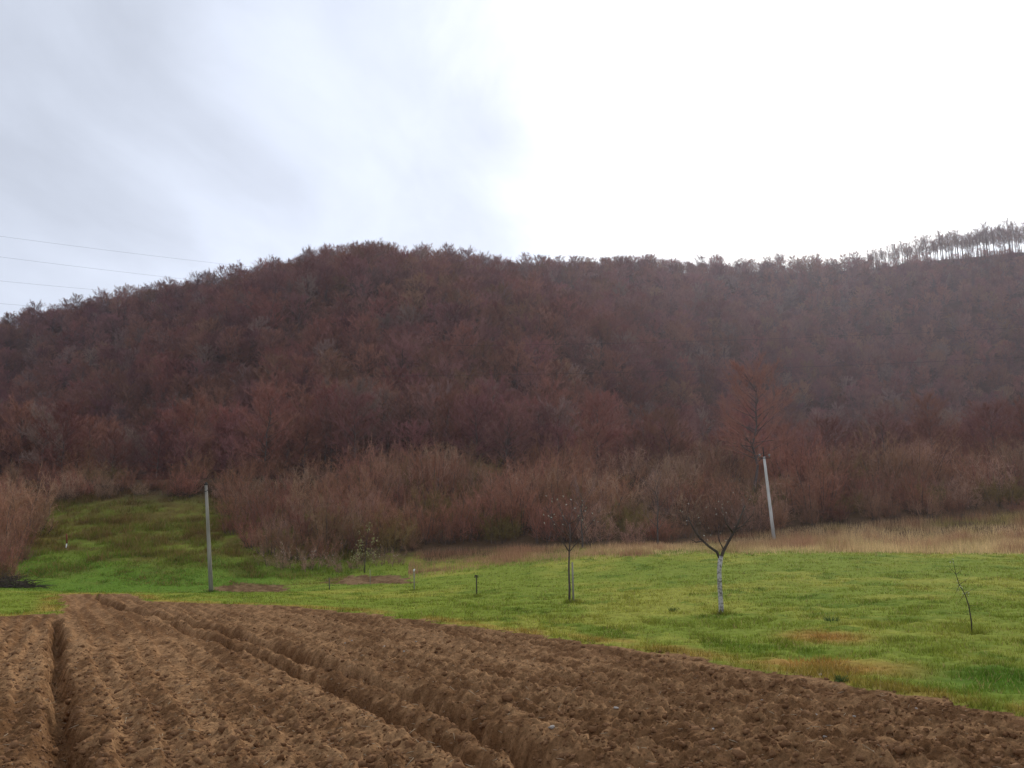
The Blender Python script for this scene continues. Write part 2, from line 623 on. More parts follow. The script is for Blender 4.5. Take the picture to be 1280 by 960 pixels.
def soil_relief(x, y, fm):
    s = (x * DY - y * DX) / _l
    t = (x * DX + y * DY) / _l
    wob = vnoise(s * .6 + 3, t * .3, 1) * 0.12 + vnoise(s * 2, t * .5, 2) * .05
    ph = (s + wob) / 0.43
    fr = ph - np.floor(ph)
    saw = np.where(fr < .68, fr / .68, (1 - fr) / .32)            # each furrow slice leans over the one before
    saw = saw * saw * (3 - 2 * saw) - .5
    ridge = saw * (0.85 + .35 * vnoise(s * .9, t * .25, 4)) * lod(.43, y)
    h = 0.085 * ridge
    h = h + 0.012 * np.sin(2 * math.pi * (s + wob * 1.5 + 4) / 1.75)
    ws, wt = s + .08 * vnoise(x * 3, y * 3, 6), t + .12 * vnoise(x * 3 + 9, y * 3, 7)
    wx, wy = x + .10 * vnoise(x * 3, y * 3, 6), y + .10 * vnoise(x * 3 + 9, y * 3, 7)
    rough = .65 + .7 * (ridge + .5)
    h = h + 0.020 * vnoise(s * 2.9 + 9, t * .7, 2)
    h = h + rough * 0.048 * (np.abs(vnoise(ws * 7.0, wt * 4.6 + 3, 3)) - .3) * lod(.18, y)
    h = h + rough * 0.056 * (np.abs(vnoise(wx * 11.5 + 5, wy * 10.5, 4)) - .3) * lod(.09, y)
    h = h + rough * 0.040 * (np.abs(vnoise(wx * 24, wy * 21, 5)) - .3) * lod(.043, y)
    h = h + 0.024 * vnoise(x * 47, y * 43, 6) * lod(.024, y)
    right = sstep(-0.2, 1.2, line_dist(x, y, fur_a))
    h = h * (1 + 0.30 * right)
    # the dead furrows: a trench with earth thrown up on its right
    rag = vnoise(x * 1.9, y * 1.9, 7) * .05 + vnoise(x * 5, y * 5, 1) * .05
    for ln, w, dep, bank in ((fur_a, .19, .46, .06), (fur_b, .14, .34, .03), (fur_l, .15, .40, .02)):
        d = line_dist(x, y, ln) + rag
        cut = np.exp(-(np.abs(d) / w) ** 3)
        h = h - dep * cut
        h = h + bank * np.exp(-((d - w * 2.1) / (w * 1.25)) ** 2)
    # field lies a little under the sod
    e = sstep(0.0, 0.5, fm)
    return h * e - 0.10 * e


def grass_tone(x, y):
    """turf colour: fresh, yellowish and dry patches"""
    g1 = np.array((0.182, 0.225, 0.030)); g2 = np.array((0.265, 0.268, 0.044)); g3 = np.array((0.110, 0.165, 0.018))
    dry = np.array((0.370, 0.195, 0.055)); brown = np.array((0.125, 0.072, 0.026)); lush = np.array((0.090, 0.170, 0.020))
    n1 = fbm(x * .22, y * .16, 1, 4); n2 = fbm(x * .9, y * .6, 4, 4); n3 = fbm(x * .35 + 40, y * .5, 6, 3)
    c = g1 + (g2 - g1) * sstep(-.4, .6, n1 + .4 * n2)[..., None]
    c = c + (g3 - c) * (sstep(.35, .9, n2 + n3 * .4) * .8)[..., None]
    fm = poly_dist(x, y, poly)
    # dry rim along the plough edge and two dry spots
    m = np.exp(-((fm + .35) / .45) ** 2) * sstep(-.5, .6, n2 + .3) * .6
    for q, r in ((gp(1085, 838), (1.0, .8)), (gp(1035, 797), (.75, .9)), (gp(1000, 830), (1.0, .5))):
        m = np.maximum(m, np.exp(-(((x - q.x) / r[0]) ** 2 + ((y - q.y) / r[1]) ** 2) * (1 + .5 * n2)) * .95)
    c = c + (dry - c) * np.clip(m, 0, 1)[..., None]
    # bare soil patches in the grass
    # foot of the bank is lush, the bank itself turns brownish with dead growth
    q = gp(1270, 850)
    m = np.exp(-(((x - q.x) / 1.6) ** 2 + ((y - q.y) / 1.6) ** 2))
    c = c + (lush - c) * m[..., None]
    left = sstep(-8, -20, x)
    m = sstep(50, 58, y) * left * (.8 - .4 * sstep(66, 74, y))
    c = c + (lush - c) * np.clip(m, 0, 1)[..., None]
    m = sstep(63, 80, y + n3 * 5) * (0.42 + .35 * sstep(-.5, .7, n2 + n3)) * left
    c = c + (brown - c) * np.clip(m, 0, .9)[..., None]
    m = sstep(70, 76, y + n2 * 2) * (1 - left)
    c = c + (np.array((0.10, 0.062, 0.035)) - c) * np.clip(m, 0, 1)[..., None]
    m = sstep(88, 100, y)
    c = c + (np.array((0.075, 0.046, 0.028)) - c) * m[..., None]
    return c


def soil_tone(x, y):
    a = np.array((0.172, 0.086, 0.038)); b = np.array((0.340, 0.190, 0.090))
    s, t = (x * DY - y * DX) / _l, (x * DX + y * DY) / _l
    n = .5 * fbm(s * 2.2, t * .22, 2, 4, .6) + .6 * fbm(x * 5, y * 5, 4, 3, .6)
    c = a + (b - a) * sstep(-.6, .8, n)[..., None]
    r = sstep(-.3, 1.0, line_dist(x, y, fur_a))       # the right hand strip was turned later: darker, moister earth
    return c * (1 - .06 * r)[..., None]


def build_near():
    rows = [-5.0]
    while rows[-1] < 118:
        y = rows[-1]
        rows.append(y + (0.0019 * (y + 6) if y > 6 else .12) * (1.0 if y < 30 else 1.6 if y < 60 else 2.6))
    ys = np.array(rows)
    us = np.linspace(-0.76, 0.76, 1100)
    U, Y = np.meshgrid(us, ys)
    X = U * (Y + 6) * np.where(Y < 6, 1.0, 1.0)
    fm = field_mask(X, Y)
    sp = soil_patch(X, Y)
    z = ground_z(X, Y)
    soil = fm > 0
    patch = (sp > 0) & ~soil
    h_soil = soil_relief(X, Y, fm)
    gr = sstep(0, .25, -fm)
    h_grass = gr * (0.035 * fbm(X * 1.1, Y * 1.1, 5, 3) + 0.03 * fbm(X * 3.7, Y * 3.7, 1, 3) * lod(.27, Y))
    bankrough = sstep(66, 76, Y) * 0.12 * fbm(X * .8, Y * .8, 2, 4)
    h_patch = .05 * vnoise(X * 4, Y * 4, 2) - .03
    z = z + np.where(soil, h_soil, np.where(patch, h_patch, h_grass + bankrough))
    n, m = X.shape
    V = np.stack([X, Y, z], -1).reshape(-1, 3)
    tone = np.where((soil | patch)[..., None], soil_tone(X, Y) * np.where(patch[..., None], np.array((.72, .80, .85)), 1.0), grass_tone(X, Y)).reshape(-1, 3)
    i = np.arange(n * m).reshape(n, m)
    F = np.stack([i[:-1, :-1], i[:-1, 1:], i[1:, 1:], i[1:, :-1]], -1)
    ids = np.where(soil, 1, np.where(patch, 2, 0))
    fid = ids[:-1, :-1]
    for k, nm, mat in ((0, 'meadow', M_meadow), (1, 'ploughed_field', M_soil), (2, 'bare_soil', M_soil)):
        f = F[fid == k]
        if not len(f):
            continue
        used, inv = np.unique(f, return_inverse=True)
        me = np_mesh(nm, V[used], inv.reshape(-1, 4), mat, tone[used])
        o = link(nm, me)
        tag(o, {'meadow': 'green grass meadow rising to the right and up a bank', 'ploughed_field': 'freshly ploughed brown soil with long furrows',
                'bare_soil': 'dug brown soil patches in the grass'}[nm], {'meadow': 'meadow', 'ploughed_field': 'field', 'bare_soil': 'soil'}[nm], kind='structure')


build_near()


def build_hill():
    ys = np.r_[np.linspace(117.5, 480, 150), np.linspace(490, 1400, 40)]
    us = np.linspace(-1.0, 1.0, 200)
    U, Y = np.meshgrid(us, ys)
    X = U * Y
    Z = ground_z(X, Y) + 0.5 * fbm(X / 6, Y / 6, 3, 3)
    n, m = X.shape
    i = np.arange(n * m).reshape(n, m)
    F = np.stack([i[:-1, :-1], i[:-1, 1:], i[1:, 1:], i[1:, :-1]], -1).reshape(-1, 4)
    o = link('hill', np_mesh('hill', np.stack([X, Y, Z], -1).reshape(-1, 3), F, M_hill))
    tag(o, 'steep hillside covered with fallen brown leaves', 'hill', kind='structure')
    # base ground to the horizon and behind the viewer
    mb = MB()
    g = 1500
    mb.v = [Vector(p) for p in ((-g, -300, -25), (g, -300, -25), (g, 2500, -25), (-g, 2500, -25))]
    mb.f = [(0, 1, 2, 3)]
    tag(mb.build('ground', M_hill), 'brown land beyond the hill', 'ground', kind='structure')


build_hill()


# ------------------------------------------------------------------ tree and shrub builders
def rnd_dir(d, spread, up=0.0):
    v = Vector(d).normalized() + Vector((random.gauss(0, 1), random.gauss(0, 1), random.gauss(0, 1))) * spread
    v.z += up
    return v.normalized()


def bent(p, d, L, n, wob, up=0.0):
    pts = [Vector(p)]
    d = Vector(d).normalized()
    for i in range(n):
        d = rnd_dir(d, wob, up)
        pts.append(pts[-1] + d * (L / n))
    return pts, d


def bare_tree(H, crown_r, base_frac, n_limbs, n_sub, n_twig, tw_len, tw_w, trunk_r, lean=0.02, rise=.7, top=.9):
    """trunk and limbs in one mesh, branchlets and twigs in another"""
    tk, cr = MB(), MB()
    pts = [Vector((0, 0, -.6))]
    n = 7
    for i in range(1, n + 1):
        pts.append(Vector((random.gauss(0, lean) * H * i / n, random.gauss(0, lean) * H * i / n, H * top * i / n)))
    tk.tube(pts, [trunk_r * (1.25 if i == 0 else 1 - .86 * i / n) for i in range(n + 1)], 6)

    def on_trunk(f):
        f = f * n
        i = min(int(f), n - 1)
        return pts[i].lerp(pts[i + 1], f - i)

    az = random.random() * 6
    for k in range(n_limbs):
        f = base_frac + (0.97 - base_frac) * (k + random.random()) / n_limbs
        az += 2.4 + random.gauss(0, .3)
        p = on_trunk(f)
        q = (f - base_frac) / (1 - base_frac)
        reach = crown_r * (math.sqrt(max(0.02, 1 - (q * 1.05 - .28) ** 2 / .62)) if q < .95 else .35) * random.uniform(.75, 1.1)
        el = rise * (.7 + .8 * q)
        d = Vector((math.cos(az), math.sin(az), el + random.gauss(0, .12)))
        lp, ld = bent(p, d, reach * d.length * .85, 4, .10, .05)
        r0 = trunk_r * .42 * (1 - .6 * q)
        tk.tube(lp, [r0, r0 * .75, r0 * .5, r0 * .3, r0 * .12], 4, False)
        for j in range(n_sub):
            s = .25 + .75 * (j + random.random()) / n_sub
            i = min(int(s * 4), 3)
            sp = lp[i].lerp(lp[i + 1], s * 4 - i)
            sd = rnd_dir(ld, .55, .25)
            sL = reach * random.uniform(.28, .5)
            bp, bd = bent(sp, sd, sL, 2, .15, .1)
            cr.tube(bp, [r0 * .3, r0 * .2, r0 * .07], 3, False)
            for t in range(n_twig):
                s2 = .1 + .95 * (t + random.random()) / n_twig
                s2 = min(s2, 1.0)
                i2 = 0 if s2 < .5 else 1
                tp = bp[i2].lerp(bp[i2 + 1], (s2 - .5 * i2) * 2)
                cr.twig(tp, rnd_dir(bd, .62, .35) * tw_len * random.uniform(.5, 1.25), tw_w * random.uniform(.7, 1.4))
    return tk, cr


def shrub(H, spread, n_stems, n_sub, n_twig, tw_len, tw_w):
    st, tw = MB(), MB()
    for k in range(n_stems):
        a, r = random.random() * 6.283, math.sqrt(random.random())
        p = Vector((math.cos(a) * r * spread * .45, math.sin(a) * r * spread * .45, -.3))
        d = Vector((math.cos(a) * r * .42, math.sin(a) * r * .42, 1))
        L = H * (random.uniform(.35, .95) if random.random() < .8 else random.uniform(.9, 1.08)) * (1 - .1 * r)
        sp, sd = bent(p, d, L, 4, .12, .05)
        r0 = random.uniform(.018, .04) * H / 4
        st.tube(sp, [r0, r0 * .8, r0 * .6, r0 * .4, r0 * .15], 3, False)
        for j in range(n_sub):
            s = .14 + .86 * (j + random.random()) / n_sub
            i = min(int(s * 4), 3)
            bp0 = sp[i].lerp(sp[i + 1], s * 4 - i)
            bl = H * random.uniform(.14, .26)
            bp, bd = bent(bp0, rnd_dir(sd, .7, .12), bl, 2, .12, .12)
            tw.tube(bp, [r0 * .35, r0 * .25, r0 * .1], 3, False)
            for t in range(n_twig):
                s2 = random.random()
                i2 = 0 if s2 < .5 else 1
                tp = bp[i2].lerp(bp[i2 + 1], (s2 - .5 * i2) * 2)
                tw.twig(tp, rnd_dir(bd, .75, .12) * tw_len * random.uniform(.5, 1.3), tw_w * random.uniform(.7, 1.4))
    return st, tw


# ------------------------------------------------------------------ the wood on the hill
LBL = {
    'rusty': 'bare rusty-brown tree in the wood at the foot of the hill',
    'purple': 'bare purplish tree in the wood at the foot of the hill',
    'tawny': 'bare tawny-brown tree in the wood at the foot of the hill',
    'grey': 'bare grey-brown tree in the wood at the foot of the hill',
}
protos = []
for kind, H, cr_ in (('rusty', 10, 3.7), ('purple', 10.5, 3.9), ('tawny', 9.5, 4.0), ('rusty', 11, 3.6), ('purple', 9, 4.1), ('grey', 10, 3.7)):
    tk, cr = bare_tree(H, cr_, .18, 30, 9, 22, .62, .029, .12, .025, .55, .80)
    protos.append((kind, H, tk.mesh('trunk', M_bark), cr.mesh('crown', FOREST[kind])))
PROTO_W = [.24, .20, .17, .17, .14, .08]


N_EXTRA = []


def wood_positions():
    pts = []
    y = 112.0
    row = 0
    while y < 475:
        sp = 5.0 + (y - 110) * .004
        half = y * .80
        n = int(2 * half / sp)
        for k in range(n):
            x = -half + (k + (row % 2) * .5 + random.uniform(-.42, .42)) * sp
            yy = y + random.uniform(-.45, .45) * sp
            pts.append((x, yy))
        y += sp * .92
        row += 1
    P = np.array(pts)
    u = P[:, 0] / P[:, 1]
    yc = np.interp(u, _cu, _cY)
    ridge_right = u > at(1085, 330, 440).x / 440
    keep = P[:, 1] < np.where(ridge_right, yc - 12, yc + 26)
    P = P[keep]
    # undergrowth and young trees along the crest, so that it closes
    ex = []
    for i in range(900):
        u_ = random.uniform(-.64, at(1095, 330, 440).x / 440)
        yy = float(np.interp(u_, _cu, _cY)) + random.uniform(-14, 26)
        ex.append((u_ * yy, yy))
    for i in range(420):
        u_ = random.uniform(at(1080, 330, 440).x / 440, .78)
        yy = float(np.interp(u_, _cu, _cY)) + random.uniform(-34, -3)
        ex.append((u_ * yy, yy))
    P = np.concatenate([P, np.array(ex)])
    N_EXTRA.append(len(ex))
    return P, ground_z(P[:, 0], P[:, 1])


WP, WZ = wood_positions()
# which trees can be seen: walk each column of sight from near to far and drop those wholly under the tops in front
order = np.argsort(WP[:, 1])
bins = np.full(400, -9.0)
seen = np.zeros(len(WP), bool)
for i in order:
    x, y = WP[i]
    e_top = (WZ[i] + 10 - CAM_Z) / y
    b0 = int((x - 4) / y / .66 * 200 + 200); b1 = int((x + 4) / y / .66 * 200 + 200)
    b0, b1 = max(b0, 0), min(b1, 399)
    if b1 < b0:
        continue
    if e_top > bins[b0:b1 + 1].min() + .004:
        seen[i] = True
    e_low = (WZ[i] + 6.5 - CAM_Z) / y
    bins[b0:b1 + 1] = np.maximum(bins[b0:b1 + 1], e_low)
inframe = np.abs(WP[:, 0]) < WP[:, 1] * .60 + 3
idx = [i for i in order if seen[i] and inframe[i]]
single = set(idx[:290])
first = {}
rest = []
for i in order:
    k = int(np.searchsorted(np.cumsum(PROTO_W), random.random() * .9999))
    k = min(k, len(protos) - 1)
    kind, H, mt, mc = protos[k]
    s = random.uniform(.62, 1.18) if i < len(WP) - N_EXTRA[0] else random.uniform(.35, .75)
    rz = random.random() * 6.283
    x, y = WP[i]
    loc = (float(x), float(y), float(WZ[i]) - .1)
    if i in single:
        if k not in first:
            t = thing('woodland_tree', LBL[kind], 'tree', loc, rz, 'bare trees in the wood at the foot of the hill')
            t.scale = (s, s, s * random.uniform(.92, 1.1))
            link('trunk', mt, t); link('crown', mc, t)
            first[k] = t
        else:
            copy_tree(first[k], loc, rz, (s, s, s * random.uniform(.92, 1.1)))
    elif i in idx or seen[i] or y < 999:
        rest.append((loc, rz, s, k))


def instancer(name, items, meshes):
    """one object of many trees: points carrying turn, size and kind, filled by geometry nodes"""
    me = bpy.data.meshes.new(name)
    me.from_pydata([it[0] for it in items], [], [])
    for nm, ty, vals in (('turn', 'FLOAT', [it[1] for it in items]), ('size', 'FLOAT', [it[2] for it in items]), ('sort', 'INT', [it[3] for it in items])):
        a = me.attributes.new(nm, ty, 'POINT')
        a.data.foreach_set('value', vals)
    o = link(name, me)
    ng = bpy.data.node_groups.new(name + '_nodes', 'GeometryNodeTree')
    ng.interface.new_socket('Geometry', in_out='INPUT', socket_type='NodeSocketGeometry')
    ng.interface.new_socket('Geometry', in_out='OUTPUT', socket_type='NodeSocketGeometry')
    N, L = ng.nodes, ng.links
    gi, go = N.new('NodeGroupInput'), N.new('NodeGroupOutput')
    join = N.new('GeometryNodeJoinGeometry')

    def attr(nm, ty):
        n = N.new('GeometryNodeInputNamedAttribute'); n.data_type = ty
        n.inputs['Name'].default_value = nm
        return n.outputs['Attribute']

    for k, pair in enumerate(meshes):
        cmpn = N.new('FunctionNodeCompare'); cmpn.data_type = 'INT'; cmpn.operation = 'EQUAL'
        L.new(attr('sort', 'INT'), cmpn.inputs[2]); cmpn.inputs[3].default_value = k
        cb = N.new('ShaderNodeCombineXYZ')
        L.new(attr('turn', 'FLOAT'), cb.inputs[2])
        cs = N.new('ShaderNodeCombineXYZ')
        sz = attr('size', 'FLOAT')
        for q in range(3):
            L.new(sz, cs.inputs[q])
        gj = N.new('GeometryNodeJoinGeometry')
        for src in pair:
            oi = N.new('GeometryNodeObjectInfo'); oi.inputs['Object'].default_value = src
            L.new(oi.outputs['Geometry'], gj.inputs[0])
        ip = N.new('GeometryNodeInstanceOnPoints')
        L.new(gi.outputs[0], ip.inputs['Points'])
        L.new(cmpn.outputs[0], ip.inputs['Selection'])
        L.new(gj.outputs[0], ip.inputs['Instance'])
        L.new(cb.outputs[0], ip.inputs['Rotation'])
        L.new(cs.outputs[0], ip.inputs['Scale'])
        L.new(ip.outputs[0], join.inputs[0])
    L.new(join.outputs[0], go.inputs[0])
    md = o.modifiers.new('trees', 'NODES')
    md.node_group = ng
    return o


# each sort's two meshes come from the trunk and crown of a tree that already stands in the wood
src = []
for k in range(len(protos)):
    if k in first:
        src.append(tuple(first[k].children))
    else:
        src.append(tuple(first[min(first)].children))
wood = instancer('hillside_forest', rest, src)
tag(wood, 'mass of bare brown and purplish trees covering the upper hillside to the crest', 'forest', kind='stuff')

# trees standing on the right hand skyline, sky between their trunks
rp = []
for k in range(3):
    tk, cr = bare_tree((15, 17, 14)[k], (2.2, 2.6, 2.0)[k], .48, 20, 7, 13, .9, .030, .20, .014, 1.15)
    rp.append((tk.mesh('trunk', M_bark_dark), cr.mesh('crown', FOREST['grey'])))
rfirst = {}
for i in range(175):
    px = 1084 + i * 1.36 + random.gauss(0, 1.2)
    py = np.interp(px, crest[:, 0], crest[:, 1])
    Y = 440 + random.uniform(-5, 7)
    p = at(px, py, Y)
    loc = (p.x, Y, gz(p.x, Y) - .2)
    k = random.randrange(3)
    s = random.uniform(.75, 1.2) * float(np.interp(px, (1085, 1180, 1290), (.62, .9, 1.05)))
    if k not in rfirst:
        t = thing('ridge_tree', 'slim bare tree on the right skyline with sky between the trunks', 'tree', loc, random.random() * 6, 'slim trees along the right skyline')
        t.scale = (s, s, s)
        link('trunk', rp[k][0], t); link('crown', rp[k][1], t)
        rfirst[k] = t
    else:
        copy_tree(rfirst[k], loc, random.random() * 6, (s, s, s))

# ------------------------------------------------------------------ shrub belt on the bank
SL = {
    'russet': 'russet leafless shrub in the thicket on the bank',
    'tawny': 'tawny leafless shrub in the thicket on the bank',
    'olive': 'olive-brown shrub in the thicket on the bank',
    'pinkish': 'pale pinkish-brown leafless shrub in the thicket on the bank',
}
sproto = []
for kind, H, sprd in (('russet', 5.4, 4.0), ('tawny', 5.4, 3.8), ('olive', 4.0, 4.0), ('pinkish', 5.0, 4.0), ('russet', 6.2, 3.6), ('tawny', 4.6, 4.4)):
    st, tw = shrub(H, sprd, 30, 10, 14, .55, .018)
    sproto.append((kind, st.mesh('stems', M_bark), tw.mesh('twigs', SHRUB[kind])))
SW = [.30, .14, .08, .18, .22, .08]
sfirst = {}


def put_shrub(x, y, s, k=None, label=None):
    if k is None:
        k = int(np.searchsorted(np.cumsum(SW), random.random() * .9999))
        k = min(k, 5)
    kind = sproto[k][0]
    loc = (x, y, gz(x, y) - .05)
    sc = (s * random.uniform(.9, 1.15), s * random.uniform(.9, 1.15), s * random.uniform(.85, 1.15))
    if k not in sfirst:
        t = thing('shrub', label or SL[kind], 'shrub', loc, random.random() * 6, 'leafless shrubs in the thicket on the bank')
        t.scale = sc
        link('stems', sproto[k][1], t); link('twigs', sproto[k][2], t)
        sfirst[k] = t
        return t
    return copy_tree(sfirst[k], loc, random.random() * 6, sc, label or SL[kind])


n_shrub = 0
y = 72.0
while y < 112:
    step = 2.75 + (y - 72) * .012
    half = y * .62
    x = -half
    while x < half:
        xx = x + random.uniform(-1, 1)
        yy = y + random.uniform(-1.2, 1.2)
        px = 640 + xx / yy * FPX * .985
        front = np.interp(px, (-60, 40, 60, 285, 300, 320, 420, 520, 640, 760, 860, 960, 1000, 1280), (64, 66, 93, 95, 78, 72, 71.5, 74, 76, 77, 79, 82, 84, 83))
        if yy > front and not (yy > 100 and random.random() < .6):
            s = random.uniform(.55, 1.0) * (1 + .35 * float(vnoise(np.array([xx / 7]), np.array([yy / 7]), 3)[0]))
            if yy < front + 3:
                s *= .72
            if px < 300 and yy > 90:
                s *= .8
            put_shrub(xx, yy, s)
            n_shrub += 1
        x += step
    y += 3.3
for px, py, Y, s in ((34, 690, 74, .6), (-5, 690, 76, .8), (18, 680, 80, .7), (40, 700, 70, .4), (22, 728, 61, .4), (-4, 725, 60, .6), (12, 722, 61, .5), (-20, 725, 62, .75), (4, 718, 64, .7), (24, 705, 68, .6), (-34, 725, 60, .8), (2, 700, 70, .8)):
    p = at(px, py, Y)
    put_shrub(p.x - .6, Y, s * .8, random.choice((0, 1, 4, 2)), 'brown shrub at the left end of the grassy bank')

# ------------------------------------------------------------------ grass
def scatter(n, ylo, yhi, power=1.6):
    """points over the near ground, denser close by"""
    t = rng.random(n)
    y = ((1 - t) * ylo ** (1 - power) + t * yhi ** (1 - power)) ** (1 / (1 - power))
    x = (rng.random(n) * 2 - 1) * (y * .66 + 2)
    return x, y


def blades(name, x, y, h, w, tone, lean=.5, zoff=-.01):
    n = len(x)
    z = ground_z(x, y) + zoff
    a = rng.random(n) * 6.283
    la = rng.random(n) * 6.283
    ll = rng.random(n) * lean * h
    dx, dy = np.cos(a) * w, np.sin(a) * w
    b1 = np.stack([x - dx, y - dy, z], -1)
    b2 = np.stack([x + dx, y + dy, z], -1)
    tip = np.stack([x + np.cos(la) * ll, y + np.sin(la) * ll, z + h], -1)
    V = np.stack([b1, b2, tip], 1).reshape(-1, 3)
    F = np.arange(3 * n).reshape(n, 3)
    T = np.repeat(tone, 3, axis=0)
    return link(name, np_mesh(name, V, F, M_blade, T, False))


x, y = scatter(620000, 9, 74, 1.25)
FEET = [at(902, 767, 27), at(714, 754, 33), at(1215, 792, 20), at(596, 746, 40), at(518, 739, 48), at(265, 741, 58), at(717, 754, 33)]
fx = np.concatenate([p.x + rng.normal(0, .16, 260) for p in FEET]); fy = np.concatenate([p.y + rng.normal(0, .16, 260) for p in FEET])
x, y = np.r_[x, fx], np.r_[y, fy]
at_foot = np.r_[np.zeros(620000, bool), np.ones(len(fx), bool)]
fm = field_mask(x, y)
sp = soil_patch(x, y)
clump = fbm(x * 1.6, y * 1.6, 4, 3)
keep = (fm < 0.02) & (sp < 0) & ((rng.random(len(x)) < .55 + .5 * clump) | at_foot)
x, y, clump, fm, at_foot = x[keep], y[keep], clump[keep], fm[keep], at_foot[keep]
tall = 1 + at_foot * 1.3 * rng.random(len(x)) + .45 * sstep(.3, .9, clump) + .9 * np.exp(-((fm + .15) / .25) ** 2) * rng.random(len(x))
h = (.045 + .06 * rng.random(len(x))) * tall * (1 + .6 * sstep(55, 70, y))
tone = grass_tone(x, y)
straw = np.array((.34, .26, .11))
tone = tone + (straw - tone) * ((rng.random(len(x)) < .10) * .8)[:, None]
tone = tone * (0.6 + .75 * rng.random(len(x)))[:, None] * (1 - .15 * sstep(.35, .95, clump))[:, None]
o = blades('grass', x, y, h, .0035 + .00026 * y, tone, 1.1)
tag(o, 'short green meadow grass with yellowish and dry patches', 'grass', kind='stuff')

# rough growth on the left bank
n = 190000
y = 62 + rng.random(n) * 40
x = -y * .66 + rng.random(n) * (y * .66 - 12)
cl = fbm(x * .5, y * .5, 5, 4)
keep = rng.random(n) < .5 + .6 * cl
x, y, cl = x[keep], y[keep], cl[keep]
h = (.14 + .34 * rng.random(len(x)) ** 2) * (1 + .9 * sstep(0, .8, cl)) * sstep(58, 74, y)
tone = grass_tone(x, y)
dead = np.array((.26, .15, .07))
tone = tone + (dead - tone) * ((rng.random(len(x)) < .14 + .28 * sstep(0, .9, cl)) * .8)[:, None]
tone = tone * (.65 + .7 * rng.random(len(x)))[:, None]
o = blades('bank_grass', x, y, h, .02, tone, .9)
tag(o, 'rough green and brown growth on the left bank', 'grass', kind='stuff')

# tall dry grass along the far side of the meadow
n = 170000
y = 56 + rng.random(n) * 30
x = -8 + rng.random(n) * 66
px = 640 + x / y * FPX * .985
_ne = [(520, 721), (600, 712), (700, 703), (800, 697), (860, 692), (960, 694), (1280, 694), (1400, 694)]
_ny = [min(gp(*q).y, 72) for q in _ne]
near = np.interp(px, [q[0] for q in _ne], _ny) + fbm(x * .4, y * 0, 3, 3) * 1.2
far = np.interp(px, (520, 700, 860, 1000, 1280), (75.5, 76, 80, 84, 85))
dens = sstep(-1.5, 5.0, y - near) * sstep(0, 1.5, far - y)
cl = fbm(x * .35, y * .5, 6, 4)
keep = (rng.random(n) < dens * (.75 + .4 * cl)) & (px > 515)
x, y, cl, px = x[keep], y[keep], cl[keep], px[keep]
h = (.25 + .6 * rng.random(len(x))) * (.45 + .55 * dens[keep]) * (1 + .45 * cl) * (.7 + .5 * sstep(880, 1100, px))
d1, d2, d3 = np.array((.62, .45, .24)), np.array((.36, .20, .12)), np.array((.36, .29, .11))
tone = d1 + (d2 - d1) * sstep(-.2, .8, cl)[:, None]
tone = tone + (d2 - tone) * (sstep(860, 640, px) * .8)[:, None]
tone = tone + (d3 - tone) * sstep(.2, .9, fbm(x * .2, y * .6, 1, 3))[:, None]
tone = tone * (.65 + .7 * rng.random(len(x)))[:, None]
o = blades('dry_grass', x, y, h, .012, tone, .45)
tag(o, 'strip of tall straw-coloured dry grass between meadow and thicket', 'grass', kind='stuff')

# ------------------------------------------------------------------ loose earth, straw, stones
def lump(seed, n_ring=6, n_seg=9, flat=.7):
    r = np.random.default_rng(seed)
    V, F = [], []
    off = r.random(3) * 50
    for i in range(n_ring + 1):
        th = math.pi * i / n_ring
        for k in range(n_seg):
            ph = 2 * math.pi * k / n_seg
            d = np.array((math.sin(th) * math.cos(ph), math.sin(th) * math.sin(ph), math.cos(th)))
            q = d * 1.7 + off
            w = 1 + .75 * float(vnoise(np.array([q[0] + q[2] * .7]), np.array([q[1] - q[2] * .6]), seed)[0])
            if i in (0, n_ring):
                w = 1.0
            V.append(d * w * np.array((1, .85, flat)))
    for i in range(n_ring):
        for k in range(n_seg):
            F.append((i * n_seg + k, (i + 1) * n_seg + k, (i + 1) * n_seg + (k + 1) % n_seg, i * n_seg + (k + 1) % n_seg))
    return np.array(V), np.array(F)


LUMPS = [lump(s, 5, 7) for s in range(6)]


def soil_surface(x, y):
    return ground_z(x, y) + soil_relief(x, y, field_mask(x, y))


n = 34000
x, y = scatter(n, 6.5, 30, 1.8)
keep = field_mask(x, y) > -.12 + .5 * rng.random(len(x)) ** 2
x, y = x[keep], y[keep]
z = soil_surface(x, y)
VV, FF, o0 = [], [], 0
for i in range(len(x)):
    v, f = LUMPS[i % 6]
    s = min(.009 + .011 * rng.exponential(), .07)
    a = rng.random() * 6.283
    ca, sa = math.cos(a), math.sin(a)
    q = v * s
    VV.append(np.stack([q[:, 0] * ca - q[:, 1] * sa + x[i], q[:, 0] * sa + q[:, 1] * ca + y[i], q[:, 2] + z[i] - s * .1], -1))
    FF.append(f + o0)
    o0 += len(v)
o = link('soil_clods', np_mesh('soil_clods', np.concatenate(VV), np.concatenate(FF), M_clod, None, False))
tag(o, 'loose clods of earth scattered over the ploughed field', 'soil clods', kind='stuff')

n = 3000
x, y = scatter(n, 7, 40, 1.5)
keep = field_mask(x, y) > .1
x, y = x[keep], y[keep]
z = soil_surface(x, y) + .015
mb = MB()
for i in range(len(x)):
    a = rng.random() * 6.283
    L = .03 + .12 * rng.random() ** 2
    d = Vector((math.cos(a) * L, math.sin(a) * L, rng.normal() * L * .35))
    p = Vector((x[i], y[i], z[i]))
    mb.tube([p - d * .5, p + d * .1, p + d * .5 + Vector((0, 0, -.005))], [.003, .0035, .002], 3)
tag(mb.build('straw_litter', M_straw), 'bits of pale straw lying on the ploughed soil', 'straw', kind='stuff')

